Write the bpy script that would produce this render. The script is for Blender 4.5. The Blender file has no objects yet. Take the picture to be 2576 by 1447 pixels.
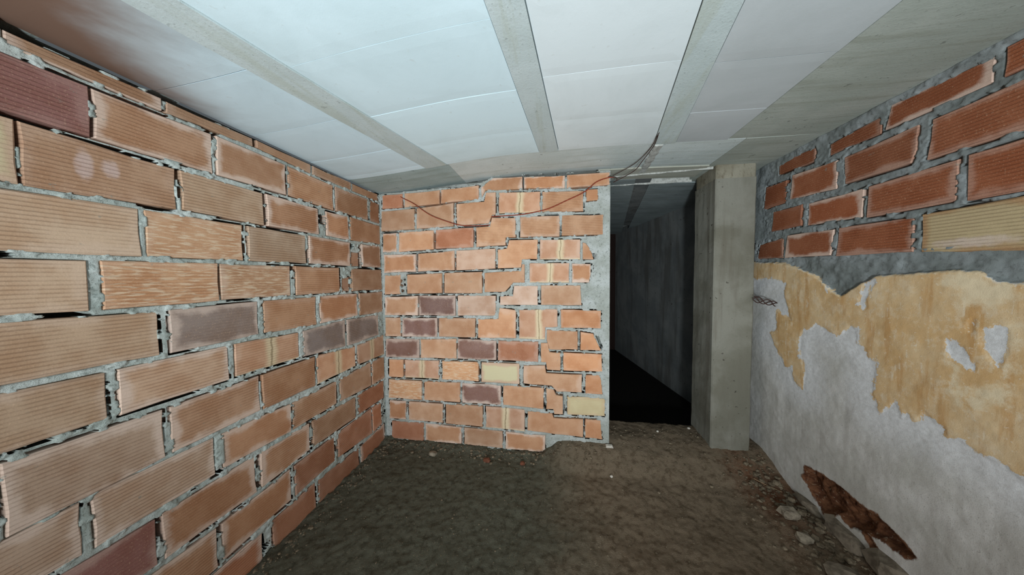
import bpy, math, random
import numpy as np
from mathutils import Vector, Matrix

C = bpy.context.scene.collection
SC = bpy.context.scene
random.seed(7)
PI = math.pi

# ------------------------------------------------------------------ camera, light, exposure
XL, XR, YB = -1.40, 1.40, 1.988            # left wall, right wall, brick back wall
EYE = Vector((0.0, 0.0, 1.358))
cam_data = bpy.data.cameras.new('camera'); cam = bpy.data.objects.new('camera', cam_data); C.objects.link(cam)
yaw, pitch, roll = math.radians(9.385), math.radians(-2.3435), math.radians(-0.5572)
fwd = Vector((-math.sin(yaw)*math.cos(pitch), math.cos(yaw)*math.cos(pitch), math.sin(pitch)))
rgt0 = Vector((math.cos(yaw), math.sin(yaw), 0)); up0 = rgt0.cross(fwd)
rgt = rgt0*math.cos(roll) + up0*math.sin(roll); up = up0*math.cos(roll) - rgt0*math.sin(roll)
cam.matrix_world = Matrix(((rgt.x, up.x, -fwd.x, EYE.x), (rgt.y, up.y, -fwd.y, EYE.y), (rgt.z, up.z, -fwd.z, EYE.z), (0, 0, 0, 1)))
cam_data.sensor_width = 36.0; cam_data.lens = 675.42/2576*36.0; cam_data.clip_start = 0.02
SC.camera = cam

world = bpy.data.worlds.new('world'); SC.world = world; world.use_nodes = True
bg = world.node_tree.nodes['Background']; bg.inputs['Color'].default_value = (0.80, 0.92, 1.0, 1); bg.inputs['Strength'].default_value = 0.10

def area(name, loc, target, sx, sy, energy, col):
    l = bpy.data.lights.new(name, 'AREA'); l.shape = 'RECTANGLE'; l.size = sx; l.size_y = sy; l.energy = energy; l.color = col
    o = bpy.data.objects.new(name, l); C.objects.link(o); o.location = loc
    o.rotation_euler = (Vector(target)-Vector(loc)).to_track_quat('-Z', 'Y').to_euler(); return o
# unseen area light added behind the viewpoint to even out the brightness
area('rear_fill', (-0.1, -2.4, 0.62), (0, 2, 1.55), 2.6, 1.0, 64, (0.98, 0.99, 0.98))
# unseen spot added behind the camera, aimed up to brighten ceiling and upper walls
l = bpy.data.lights.new('up_fill', 'SPOT'); l.energy = 250; l.shadow_soft_size = 0.09; l.spot_size = math.radians(106); l.spot_blend = 1.0; l.color = (0.86, 0.965, 1.0)
o = bpy.data.objects.new('up_fill', l); C.objects.link(o); o.location = (-0.05, -1.1, 0.92)
o.rotation_euler = (Vector((-0.10, 2.0, 2.12))-o.location).to_track_quat('-Z', 'Y').to_euler()

vs = SC.view_settings; SC.display_settings.display_device = 'sRGB'
vs.view_transform = 'Standard'; vs.look = 'None'; vs.gamma = 1.0; vs.use_curve_mapping = False; vs.exposure = 0.0

# ------------------------------------------------------------------ helpers
def lin(r, g, b):
    f = lambda c: (c/255/12.92) if c/255 <= 0.04045 else ((c/255+0.055)/1.055)**2.4
    return (f(r), f(g), f(b), 1.0)

RT = np.random.RandomState(3).rand(16, 256, 256)
def vn(x, y, s=0):
    t = RT[s % 16]; xi = np.floor(x).astype(int); yi = np.floor(y).astype(int)
    fx = x-xi; fy = y-yi; fx = fx*fx*(3-2*fx); fy = fy*fy*(3-2*fy)
    a = t[xi & 255, yi & 255]; b = t[(xi+1) & 255, yi & 255]; c = t[xi & 255, (yi+1) & 255]; d = t[(xi+1) & 255, (yi+1) & 255]
    return (a*(1-fx)+b*fx)*(1-fy) + (c*(1-fx)+d*fx)*fy
def fbm(x, y, s=0, n=4):
    r = 0; a = 0.5; t = 0
    for k in range(n):
        r = r + a*vn(x*2**k+17.3*k, y*2**k+5.1*k, s+k); t += a; a *= 0.55
    return r/t
def sm(a, b, x):
    t = np.clip((x-a)/(b-a), 0, 1); return t*t*(3-2*t)

def sdist(U, V, poly):
    """signed distance to a polygon, positive outside"""
    P = np.array(poly); d = np.full(U.shape, 1e9); ins = np.zeros(U.shape, bool)
    for i in range(len(P)):
        a = P[i]; b = P[(i+1) % len(P)]; e = b-a
        t = np.clip(((U-a[0])*e[0]+(V-a[1])*e[1])/(e@e+1e-12), 0, 1)
        d = np.minimum(d, np.hypot(U-a[0]-t*e[0], V-a[1]-t*e[1]))
        cnd = ((a[1] > V) != (b[1] > V)); xs = a[0]+(V-a[1])/(b[1]-a[1]+1e-12)*e[0]
        ins ^= cnd & (U < xs)
    return np.where(ins, -d, d)

def link(o, parent=None):
    C.objects.link(o)
    if parent: o.parent = parent
    return o
def tag(o, label=None, cat=None, group=None, kind=None):
    if label: o['label'] = label
    if cat: o['category'] = cat
    if group: o['group'] = group
    if kind: o['kind'] = kind
    return o
def mesh(name, verts, faces, mat, parent=None, smooth=False):
    me = bpy.data.meshes.new(name); me.from_pydata([tuple(v) for v in verts], [], [tuple(f) for f in faces]); me.update()
    if mat: me.materials.append(mat)
    if smooth: me.polygons.foreach_set('use_smooth', [True]*len(me.polygons))
    return link(bpy.data.objects.new(name, me), parent)

def relief(name, place, u0, u1, v0, v1, step, height, mat, thick, attrs=None, flip=False, parent=None, closed=True, open_below=None):
    """a wall, floor or soffit as a displaced sheet with its rim carried back by `thick`"""
    nu = int(round((u1-u0)/step))+1; nv = int(round((v1-v0)/step))+1
    U, V = np.meshgrid(np.linspace(u0, u1, nu), np.linspace(v0, v1, nv), indexing='ij')
    H = height(U, V); co = np.stack(place(U, V, H), -1).reshape(-1, 3)
    i = np.arange(nu*nv).reshape(nu, nv)
    q = np.stack([i[:-1, :-1], i[1:, :-1], i[1:, 1:], i[:-1, 1:]], -1).reshape(-1, 4)
    if open_below is not None:                       # joints that are really open: no face there, the hollow wall lies behind
        gone = (H.ravel()[q] < open_below).sum(1) >= 2; q = q[~gone]
    rim = np.concatenate([i[:-1, 0], i[-1, :-1], i[:0:-1, -1], i[0, :0:-1]])
    bk = np.stack(place(U.ravel()[rim], V.ravel()[rim], np.full(len(rim), -thick)), -1)
    n0 = len(co); m = len(rim); k = np.arange(m)
    if closed:
        co = np.concatenate([co, bk]); sk = np.stack([rim, n0+k, n0+(k+1) % m, rim[(k+1) % m]], -1)
        q = np.concatenate([q, sk])
    if open_below is not None:
        c = len(co); cor = co[[n0, n0+nu-1, n0+nu-1+nv-1, n0+2*(nu-1)+nv-1]]; co = np.concatenate([co, cor]); q = np.concatenate([q, [[c, c+3, c+2, c+1]]])
    if flip: q = q[:, ::-1]
    me = bpy.data.meshes.new(name); me.vertices.add(len(co)); me.vertices.foreach_set('co', co.ravel())
    me.loops.add(q.size); me.loops.foreach_set('vertex_index', q.ravel().astype(np.int32))
    me.polygons.add(len(q)); me.polygons.foreach_set('loop_start', np.arange(0, q.size, 4, dtype=np.int32))
    me.polygons.foreach_set('loop_total', np.full(len(q), 4, dtype=np.int32)); me.update(calc_edges=True); me.validate()
    me.polygons.foreach_set('use_smooth', [True]*len(q))
    for nm, fn in (attrs or {}).items():
        a = me.attributes.new(nm, 'FLOAT', 'POINT'); val = fn(U, V).ravel()
        if closed: val = np.concatenate([val, val[rim]])
        val = np.concatenate([val, np.zeros(len(co)-len(val))])
        a.data.foreach_set('value', val.astype(np.float32))
    me.materials.append(mat)
    return link(bpy.data.objects.new(name, me), parent)

def tube(name, pts, r, mat, parent=None, sides=6, sub=6):
    P = [Vector(p) for p in pts]; Q = []
    for i in range(len(P)-1):
        p0, p1, p2, p3 = P[max(i-1, 0)], P[i], P[i+1], P[min(i+2, len(P)-1)]
        for k in range(sub):
            t = k/sub
            Q.append(0.5*((2*p1)+(p2-p0)*t+(2*p0-5*p1+4*p2-p3)*t*t+(3*p1-p0-3*p2+p3)*t**3))
    Q.append(P[-1]); vs_, fs = [], []
    n = None
    for i, p in enumerate(Q):
        t = (Q[min(i+1, len(Q)-1)]-Q[max(i-1, 0)]).normalized()
        if n is None: n = t.orthogonal().normalized()
        n = (n-t*n.dot(t)).normalized(); b = t.cross(n)
        for k in range(sides): vs_.append(p+(n*math.cos(2*PI*k/sides)+b*math.sin(2*PI*k/sides))*r)
    for i in range(len(Q)-1):
        for k in range(sides):
            a = i*sides+k; c = i*sides+(k+1) % sides; fs.append((a, c, c+sides, a+sides))
    fs.append(tuple(range(sides))[::-1]); fs.append(tuple(range((len(Q)-1)*sides, len(Q)*sides)))
    return mesh(name, vs_, fs, mat, parent, True)

ICO_V = []; ICO_F = []
def _ico():
    t = (1+5**.5)/2
    v = [(-1,t,0),(1,t,0),(-1,-t,0),(1,-t,0),(0,-1,t),(0,1,t),(0,-1,-t),(0,1,-t),(t,0,-1),(t,0,1),(-t,0,-1),(-t,0,1)]
    f = [(0,11,5),(0,5,1),(0,1,7),(0,7,10),(0,10,11),(1,5,9),(5,11,4),(11,10,2),(10,7,6),(7,1,8),(3,9,4),(3,4,2),(3,2,6),(3,6,8),(3,8,9),(4,9,5),(2,4,11),(6,2,10),(8,6,7),(9,8,1)]
    return [Vector(a).normalized() for a in v], f
ICO_V, ICO_F = _ico()
def lump(rx, ry, rz, rnd, level=0, flat=0.0):
    """verts and faces of an irregular stone"""
    V = list(ICO_V); F = list(ICO_F)
    for _ in range(level):
        ed = {}; G = []
        def mid(a, b):
            k = (min(a, b), max(a, b))
            if k not in ed: ed[k] = len(V); V.append(((V[a]+V[b])/2).normalized())
            return ed[k]
        for a, b, c in F:
            x, y, z = mid(a, b), mid(b, c), mid(c, a); G += [(a, x, z), (x, b, y), (z, y, c), (x, y, z)]
        F = G
    out = []
    for v in V:
        k = 1+rnd.uniform(-.18, .18)
        out.append(Vector((math.copysign(abs(v.x)**.75, v.x)*rx*k, math.copysign(abs(v.y)**.75, v.y)*ry*k, math.copysign(abs(v.z)**.8, v.z)*rz*k)))
    return out, F

# ------------------------------------------------------------------ materials
class NT:
    def __init__(s, name, rough=0.85, spec=0.25):
        s.m = bpy.data.materials.new(name); s.m.use_nodes = True; s.t = s.m.node_tree; s.b = s.t.nodes['Principled BSDF']
        s.b.inputs['Roughness'].default_value = rough; s.b.inputs['Specular IOR Level'].default_value = spec
    def n(s, ty, **k):
        x = s.t.nodes.new(ty)
        for a, v in k.items(): setattr(x, a, v)
        return x
    def put(s, sock, v):
        if v is None: return
        if hasattr(v, 'is_output') or isinstance(v, bpy.types.NodeSocket): s.t.links.new(v, sock)
        else: sock.default_value = v
    def math(s, op, a, b=None, c=None, clamp=False):
        x = s.n('ShaderNodeMath', operation=op); x.use_clamp = clamp
        s.put(x.inputs[0], a); s.put(x.inputs[1], b); s.put(x.inputs[2], c); return x.outputs[0]
    def mix(s, f, a, b, mode='MIX'):
        x = s.n('ShaderNodeMix', data_type='RGBA', blend_type=mode); s.put(x.inputs['Factor'], f); s.put(x.inputs[6], a); s.put(x.inputs[7], b); return x.outputs[2]
    def noise(s, vec, scale, detail=4, rough=0.55, dist=0.0):
        x = s.n('ShaderNodeTexNoise'); s.put(x.inputs['Vector'], vec); x.inputs['Scale'].default_value = scale; x.inputs['Detail'].default_value = detail
        x.inputs['Roughness'].default_value = rough; x.inputs['Distortion'].default_value = dist; return x.outputs['Fac']
    def ramp(s, f, a, b):
        x = s.n('ShaderNodeMapRange', interpolation_type='SMOOTHSTEP'); s.put(x.inputs[0], f); x.inputs[1].default_value = a; x.inputs[2].default_value = b; return x.outputs[0]
    def pos(s, scale=(1, 1, 1)):
        g = s.n('ShaderNodeNewGeometry').outputs['Position']
        if scale == (1, 1, 1): return g
        m = s.n('ShaderNodeVectorMath', operation='MULTIPLY'); s.put(m.inputs[0], g); m.inputs[1].default_value = scale; return m.outputs[0]
    def attr(s, name, ty='GEOMETRY'):
        x = s.n('ShaderNodeAttribute', attribute_type=ty, attribute_name=name); return x.outputs['Fac']
    def bump(s, h, strength, dist):
        x = s.n('ShaderNodeBump'); x.inputs['Strength'].default_value = strength; x.inputs['Distance'].default_value = dist; s.put(x.inputs['Height'], h)
        s.put(s.b.inputs['Normal'], x.outputs[0])
    def col(s, c): s.put(s.b.inputs['Base Color'], c)

def brick_material():
    t = NT('fired_clay', 0.82, 0.25); P = t.pos()
    base = t.n('ShaderNodeObjectInfo').outputs['Color']
    uv = t.n('ShaderNodeUVMap', uv_map='face').outputs[0]; sx = t.n('ShaderNodeSeparateXYZ'); t.put(sx.inputs[0], uv); u, v = sx.outputs[0], sx.outputs[1]
    n1 = t.noise(P, 9, 5, .6); n2 = t.noise(P, 45, 4, .6); n3 = t.noise(P, 260, 2, .5)
    # broad tone and fine speckle of the clay
    c = t.mix(t.ramp(n1, .35, .7), base, t.mix(1, base, lin(236, 224, 214), 'MULTIPLY'))
    c = t.mix(t.math('MULTIPLY', t.ramp(n3, .58, .72), .35), c, lin(214, 180, 150))
    c = t.mix(t.math('MULTIPLY', t.ramp(n2, .30, .42), -.35, .35), c, t.mix(1, c, lin(190, 170, 160), 'MULTIPLY'))
    # pale bloom around the edge of the face
    eu = t.math('MULTIPLY', t.math('MINIMUM', u, t.math('SUBTRACT', 1.0, u)), 2.0); ev = t.math('MINIMUM', v, t.math('SUBTRACT', 1.0, v))
    ed = t.math('ADD', t.math('MINIMUM', eu, ev), t.math('MULTIPLY', t.math('SUBTRACT', n1, .5), .55))
    bl = t.math('MULTIPLY', t.math('SUBTRACT', 1.0, t.ramp(ed, .03, .20)), t.attr('bloom', 'OBJECT'))
    c = t.mix(t.math('MULTIPLY', bl, .70), c, lin(222, 200, 186))
    # two cream stripes and a seam down the middle, cream lower edge
    du = t.math('ABSOLUTE', t.math('ADD', t.math('SUBTRACT', u, .52), t.math('MULTIPLY', t.math('SUBTRACT', n1, .5), .16)))
    bd = t.math('SUBTRACT', 1.0, t.ramp(du, .03, .13)); seam = t.math('SUBTRACT', 1.0, t.ramp(du, .006, .02))
    lo = t.math('SUBTRACT', 1.0, t.ramp(t.math('ADD', v, t.math('MULTIPLY', n2, .12)), .08, .17))
    bd = t.math('MULTIPLY', t.math('MAXIMUM', bd, t.math('MULTIPLY', lo, .8)), t.attr('stripe', 'OBJECT'))
    c = t.mix(t.math('MULTIPLY', bd, .72), c, lin(220, 206, 172)); c = t.mix(t.math('MULTIPLY', t.math('MULTIPLY', seam, bd), .6), c, lin(120, 100, 70))
    # rows of pale rubbed dashes
    sv = t.n('ShaderNodeVectorMath', operation='MULTIPLY'); t.put(sv.inputs[0], uv); sv.inputs[1].default_value = (5.0, 17.0, 1)
    ad = t.n('ShaderNodeVectorMath', operation='ADD'); t.put(ad.inputs[0], sv.outputs[0]); t.put(ad.inputs[1], P)
    dash = t.ramp(t.noise(ad.outputs[0], 1.4, 3, .55), .48, .62)
    c = t.mix(t.math('MULTIPLY', t.math('MULTIPLY', dash, t.attr('streak', 'OBJECT')), .5), c, lin(228, 210, 184))
    # whole-face cream patch
    pt = t.math('MULTIPLY', t.ramp(t.math('ADD', t.math('MINIMUM', eu, ev), t.math('MULTIPLY', t.math('SUBTRACT', n1, .5), .5)), .05, .22), t.attr('patch', 'OBJECT'))
    c = t.mix(pt, c, lin(206, 196, 160))
    # chalky smudges and a dragged pale smear on two of the bricks
    def blob(cu, cv, ru, rv):
        a = t.math('DIVIDE', t.math('SUBTRACT', u, cu), ru); b = t.math('DIVIDE', t.math('SUBTRACT', v, cv), rv)
        r = t.math('ADD', t.math('ADD', t.math('MULTIPLY', a, a), t.math('MULTIPLY', b, b)), t.math('MULTIPLY', t.math('SUBTRACT', n2, .5), 2.6))
        return t.math('SUBTRACT', 1.0, t.ramp(r, .0, 1.7))
    ch = t.math('MULTIPLY', t.math('MAXIMUM', blob(.33, .55, .055, .26), blob(.50, .58, .06, .17)), t.attr('chalk', 'OBJECT'))
    ch = t.math('MAXIMUM', ch, t.math('MULTIPLY', blob(.40, .26, .30, .10), t.attr('smear', 'OBJECT')))
    c = t.mix(t.math('MULTIPLY', ch, .45), c, lin(222, 204, 204))
    # combed ribs of the extruded face
    z = t.n('ShaderNodeSeparateXYZ'); t.put(z.inputs[0], P)
    w = t.math('SINE', t.math('ADD', t.math('MULTIPLY', z.outputs[2], 2*PI/0.0118), t.math('MULTIPLY', n2, 1.2)))
    rib = t.attr('rib', 'OBJECT'); gro = t.math('MULTIPLY', t.ramp(w, .35, .95), rib)
    gro = t.math('MULTIPLY', gro, t.ramp(n1, .25, .55))
    c = t.mix(t.math('MULTIPLY', gro, .30), c, t.mix(1, c, lin(120, 95, 80), 'MULTIPLY'))
    # mortar dabs
    c = t.mix(t.math('MULTIPLY', t.ramp(t.noise(P, 26, 6, .7), .66, .70), .55), c, lin(140, 138, 128))
    t.col(c)
    h = t.math('ADD', t.math('MULTIPLY', gro, -.9), t.math('ADD', t.math('MULTIPLY', n2, .5), t.math('MULTIPLY', n3, .35)))
    t.bump(h, .55, .0022); return t.m

def mortar_material(name, ca, cb, cd):
    t = NT(name, .95, .1); P = t.pos()
    n1 = t.noise(P, 7, 5, .6); n2 = t.noise(P, 70, 5, .65); n3 = t.noise(P, 330, 3, .6)
    c = t.mix(t.ramp(n1, .38, .64), ca, cb); c = t.mix(t.math('MULTIPLY', t.ramp(n2, .54, .66), .75), c, cd)
    c = t.mix(t.math('MULTIPLY', t.ramp(n3, .58, .68), .6), c, t.mix(1, c, lin(100, 100, 100), 'MULTIPLY'))
    t.col(c); t.bump(t.math('ADD', n2, t.math('MULTIPLY', n3, .5)), .6, .004); return t.m

def concrete_material(name, ca, cb, cc, streak=(14, 14, 1.2), bump=.5, amt=.7, pits=.75):
    t = NT(name, .9, .15); P = t.pos(); tint = t.n('ShaderNodeObjectInfo').outputs['Color']
    n1 = t.noise(P, 3.2, 5, .6, .4); n2 = t.noise(t.pos(streak), 1.0, 5, .65); n3 = t.noise(P, 120, 4, .6); n4 = t.noise(P, 28, 3, .6)
    c = t.mix(t.ramp(n1, .36, .66), ca, cb); c = t.mix(t.math('MULTIPLY', t.ramp(n2, .48, .66), amt), c, cc)
    c = t.mix(t.math('MULTIPLY', t.ramp(n3, .60, .72), .35), c, t.mix(1, c, lin(140, 138, 130), 'MULTIPLY'))
    c = t.mix(t.math('MULTIPLY', t.ramp(n4, .67, .71), pits), c, lin(60, 55, 48))
    c = t.mix(1, c, tint, 'MULTIPLY')
    t.col(c); t.bump(t.math('ADD', t.math('MULTIPLY', n3, .5), t.math('ADD', n2, t.math('MULTIPLY', n4, .4))), bump, .004); return t.m

def panel_material():
    t = NT('whitewashed_panel', .9, .15); P = t.pos()
    base = t.n('ShaderNodeObjectInfo').outputs['Color']
    n1 = t.noise(P, 2.2, 5, .6, .5); n2 = t.noise(P, 36, 5, .6); n3 = t.noise(P, 240, 3, .6)
    c = t.mix(t.math('MULTIPLY', t.ramp(n1, .4, .7), .45), base, t.mix(1, base, lin(226, 228, 226), 'MULTIPLY'))
    c = t.mix(t.math('MULTIPLY', t.ramp(n2, .64, .72), .2), c, lin(176, 176, 166))
    # brown damp stain in the corner nearest the left wall
    st = t.attr('damp', 'GEOMETRY')
    c = t.mix(t.math('MULTIPLY', t.ramp(t.math('ADD', st, t.math('MULTIPLY', t.math('SUBTRACT', n1, .5), .25)), -.05, .16), .97), c, lin(118, 90, 74))
    t.col(c); t.bump(t.math('ADD', n2, t.math('MULTIPLY', n3, .4)), .2, .0015); return t.m

def plaster_material():
    """right wall: mortar where nothing covers it, grey plaster, flaking ochre limewash, bare earth"""
    t = NT('peeling_limewash', .92, .12); P = t.pos()
    n0 = t.noise(P, 5, 5, .6); n1 = t.noise(P, 22, 6, .7); n2 = t.noise(P, 75, 5, .65); n3 = t.noise(P, 300, 3, .6); nv = t.noise(t.pos((26, 26, 3.0)), 1.0, 5, .6)
    mor = t.mix(t.ramp(n0, .4, .65), lin(118, 124, 123), lin(142, 148, 150)); mor = t.mix(t.math('MULTIPLY', t.ramp(n2, .52, .66), .7), mor, lin(98, 102, 102))
    pla = t.mix(t.ramp(n0, .35, .7), lin(186, 184, 178), lin(210, 208, 205)); pla = t.mix(t.math('MULTIPLY', t.ramp(nv, .45, .66), .5), pla, lin(172, 168, 162))
    pla = t.mix(t.math('MULTIPLY', t.ramp(n2, .66, .70), .55), pla, lin(128, 124, 116)); pla = t.mix(t.math('MULTIPLY', t.ramp(n3, .57, .68), .6), pla, lin(146, 142, 136))
    och = t.mix(t.ramp(n0, .36, .66), lin(206, 170, 122), lin(216, 190, 152)); och = t.mix(t.math('MULTIPLY', t.ramp(n1, .50, .64), .6), och, lin(222, 202, 172))
    och = t.mix(t.math('MULTIPLY', t.ramp(nv, .50, .66), .6), och, lin(188, 142, 88)); och = t.mix(t.math('MULTIPLY', t.ramp(n2, .61, .67), .65), och, lin(230, 216, 194))
    sc = t.noise(t.pos((70, 70, 9)), 1.0, 4, .6); och = t.mix(t.math('MULTIPLY', t.math('MULTIPLY', t.ramp(sc, .57, .66), t.ramp(n1, .42, .58)), .6), och, lin(228, 214, 190))
    och = t.mix(t.math('MULTIPLY', t.ramp(n3, .60, .70), .35), och, lin(160, 118, 76))
    och = t.mix(t.ramp(t.math('ADD', t.attr('pale'), t.math('MULTIPLY', t.math('SUBTRACT', n1, .5), .12)), -.02, .03), och, lin(224, 206, 174))
    eth = t.mix(t.ramp(n1, .4, .6), lin(74, 46, 32), lin(112, 76, 54)); eth = t.mix(t.math('MULTIPLY', t.ramp(n2, .58, .66), .6), eth, lin(150, 132, 112))
    w = t.math('ADD', t.math('MULTIPLY', t.math('SUBTRACT', n1, .5), .085), t.math('MULTIPLY', t.math('SUBTRACT', nv, .5), .06))
    white = t.mix(t.ramp(n2, .4, .62), lin(222, 223, 226), lin(208, 208, 210))
    oc = t.math('ADD', t.attr('ochre'), w)
    pla = t.mix(t.math('MULTIPLY', t.math('SUBTRACT', 1.0, t.ramp(t.math('MULTIPLY', oc, -1.0), .02, .20)), .8), pla, white)
    c = t.mix(t.ramp(oc, -.002, .003), pla, och)
    ps = t.math('ADD', t.attr('plaster'), t.math('MULTIPLY', w, .35))
    rimw = t.math('MULTIPLY', t.ramp(ps, -.001, .003), t.math('SUBTRACT', 1.0, t.ramp(ps, .004, .012)))
    c = t.mix(t.math('MULTIPLY', rimw, .75), c, lin(216, 196, 164))
    c = t.mix(t.ramp(ps, -.002, .002), mor, c)
    c = t.mix(t.ramp(t.math('ADD', t.attr('earth'), t.math('MULTIPLY', w, .5)), -.016, -.006), c, eth)
    t.col(c); t.bump(t.math('ADD', t.math('MULTIPLY', n2, 1.0), t.math('ADD', t.math('MULTIPLY', n3, .5), t.math('MULTIPLY', t.ramp(oc, -.002, .003), .4))), .3, .0025); return t.m

def soil_material():
    t = NT('cellar_soil', 1.0, .05); P = t.pos()
    n0 = t.noise(P, 1.6, 4, .6); n1 = t.noise(P, 26, 6, .7); n2 = t.noise(P, 150, 4, .65); n3 = t.noise(P, 420, 2, .6)
    x = t.n('ShaderNodeSeparateXYZ'); t.put(x.inputs[0], P)
    e = t.ramp(t.math('ADD', x.outputs[0], t.math('MULTIPLY', t.math('SUBTRACT', n0, .5), .9)), -.25, .35)
    c = t.mix(e, lin(98, 98, 86), lin(126, 112, 95)); rr = t.ramp(t.math('ADD', x.outputs[0], t.math('MULTIPLY', t.math('SUBTRACT', n1, .5), .3)), 1.02, 1.25); c = t.mix(t.math('MULTIPLY', rr, t.ramp(n0, .40, .62)), c, lin(112, 76, 56))
    c = t.mix(t.math('MULTIPLY', t.ramp(n1, .46, .64), .55), c, t.mix(1, c, lin(150, 140, 128), 'MULTIPLY'))
    c = t.mix(t.math('MULTIPLY', t.ramp(n2, .58, .68), .7), c, lin(140, 128, 108)); c = t.mix(t.math('MULTIPLY', t.ramp(n3, .64, .7), .7), c, lin(48, 44, 38))
    t.col(c); t.bump(t.math('ADD', t.math('MULTIPLY', n1, .5), t.math('ADD', n2, t.math('MULTIPLY', n3, .6))), .9, .005); return t.m

def plain(name, col, rough=.85, var=.35, scale=60):
    t = NT(name, rough, .2); P = t.pos(); n = t.noise(P, scale, 4, .6)
    t.col(t.mix(t.math('MULTIPLY', t.ramp(n, .4, .65), var), col, t.mix(1, col, lin(120, 115, 108), 'MULTIPLY'))); t.bump(n, .6, .003); return t.m

M = {}
M['brick'] = brick_material()
M['mortar'] = mortar_material('lime_mortar', lin(164, 173, 168), lin(190, 197, 194), lin(130, 138, 133))
M['mortar_back'] = mortar_material('grey_mortar', lin(158, 162, 156), lin(182, 186, 184), lin(126, 130, 124))
M['pillar'] = concrete_material('pillar_concrete', lin(112, 110, 99), lin(134, 133, 124), lin(90, 82, 70), (10, 10, .9), .5, .42)
M['beam'] = concrete_material('beam_concrete', lin(206, 211, 208), lin(220, 223, 221), lin(190, 192, 184), (1.5, 22, 22), .35, .6, .4)
M['joist'] = concrete_material('joist_concrete', lin(200, 206, 204), lin(212, 217, 216), lin(192, 194, 182), (16, 1.6, 16), .4, .6, .25)
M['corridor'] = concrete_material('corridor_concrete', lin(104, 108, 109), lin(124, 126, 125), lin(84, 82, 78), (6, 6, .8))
M['panel'] = panel_material()
M['plaster'] = plaster_material()
M['soil'] = soil_material()
M['shaded_soil'] = plain('shade_black_soil', lin(30, 27, 24), 1.0)  # near-black colour stands for the shade behind the threshold
M['gravel'] = plain('gravel', lin(128, 116, 98), .95, .7, 45)
M['stone'] = plain('footing_stone', lin(128, 118, 104), .95, .55, 30)
M['lump'] = plain('mortar_lump', lin(150, 140, 124), .95, .5, 40)
M['white'] = plain('plaster_chip', lin(214, 208, 198), .95, .3, 90)
M['clay'] = plain('broken_clay', lin(120, 76, 58), .9, .4, 70)
M['rust'] = plain('rusty_wire', lin(150, 66, 46), .7, .4, 120)
M['wire'] = plain('dark_wire', lin(72, 54, 50), .6, .4, 90)
M['straw'] = plain('dry_root', lin(166, 140, 110), .9, .3, 60)
M['dark_end'] = plain('dark_brick_end', lin(46, 34, 31), .95)  # reddish brown, darkened evenly over the whole end wall
M['collar'] = concrete_material('collar_mortar', lin(120, 114, 98), lin(148, 144, 130), lin(84, 70, 52), (20, 20, 9), .8, .6)
M['pale_mortar'] = plain('pale_mortar', lin(188, 190, 186), .95, .4, 50)

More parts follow.
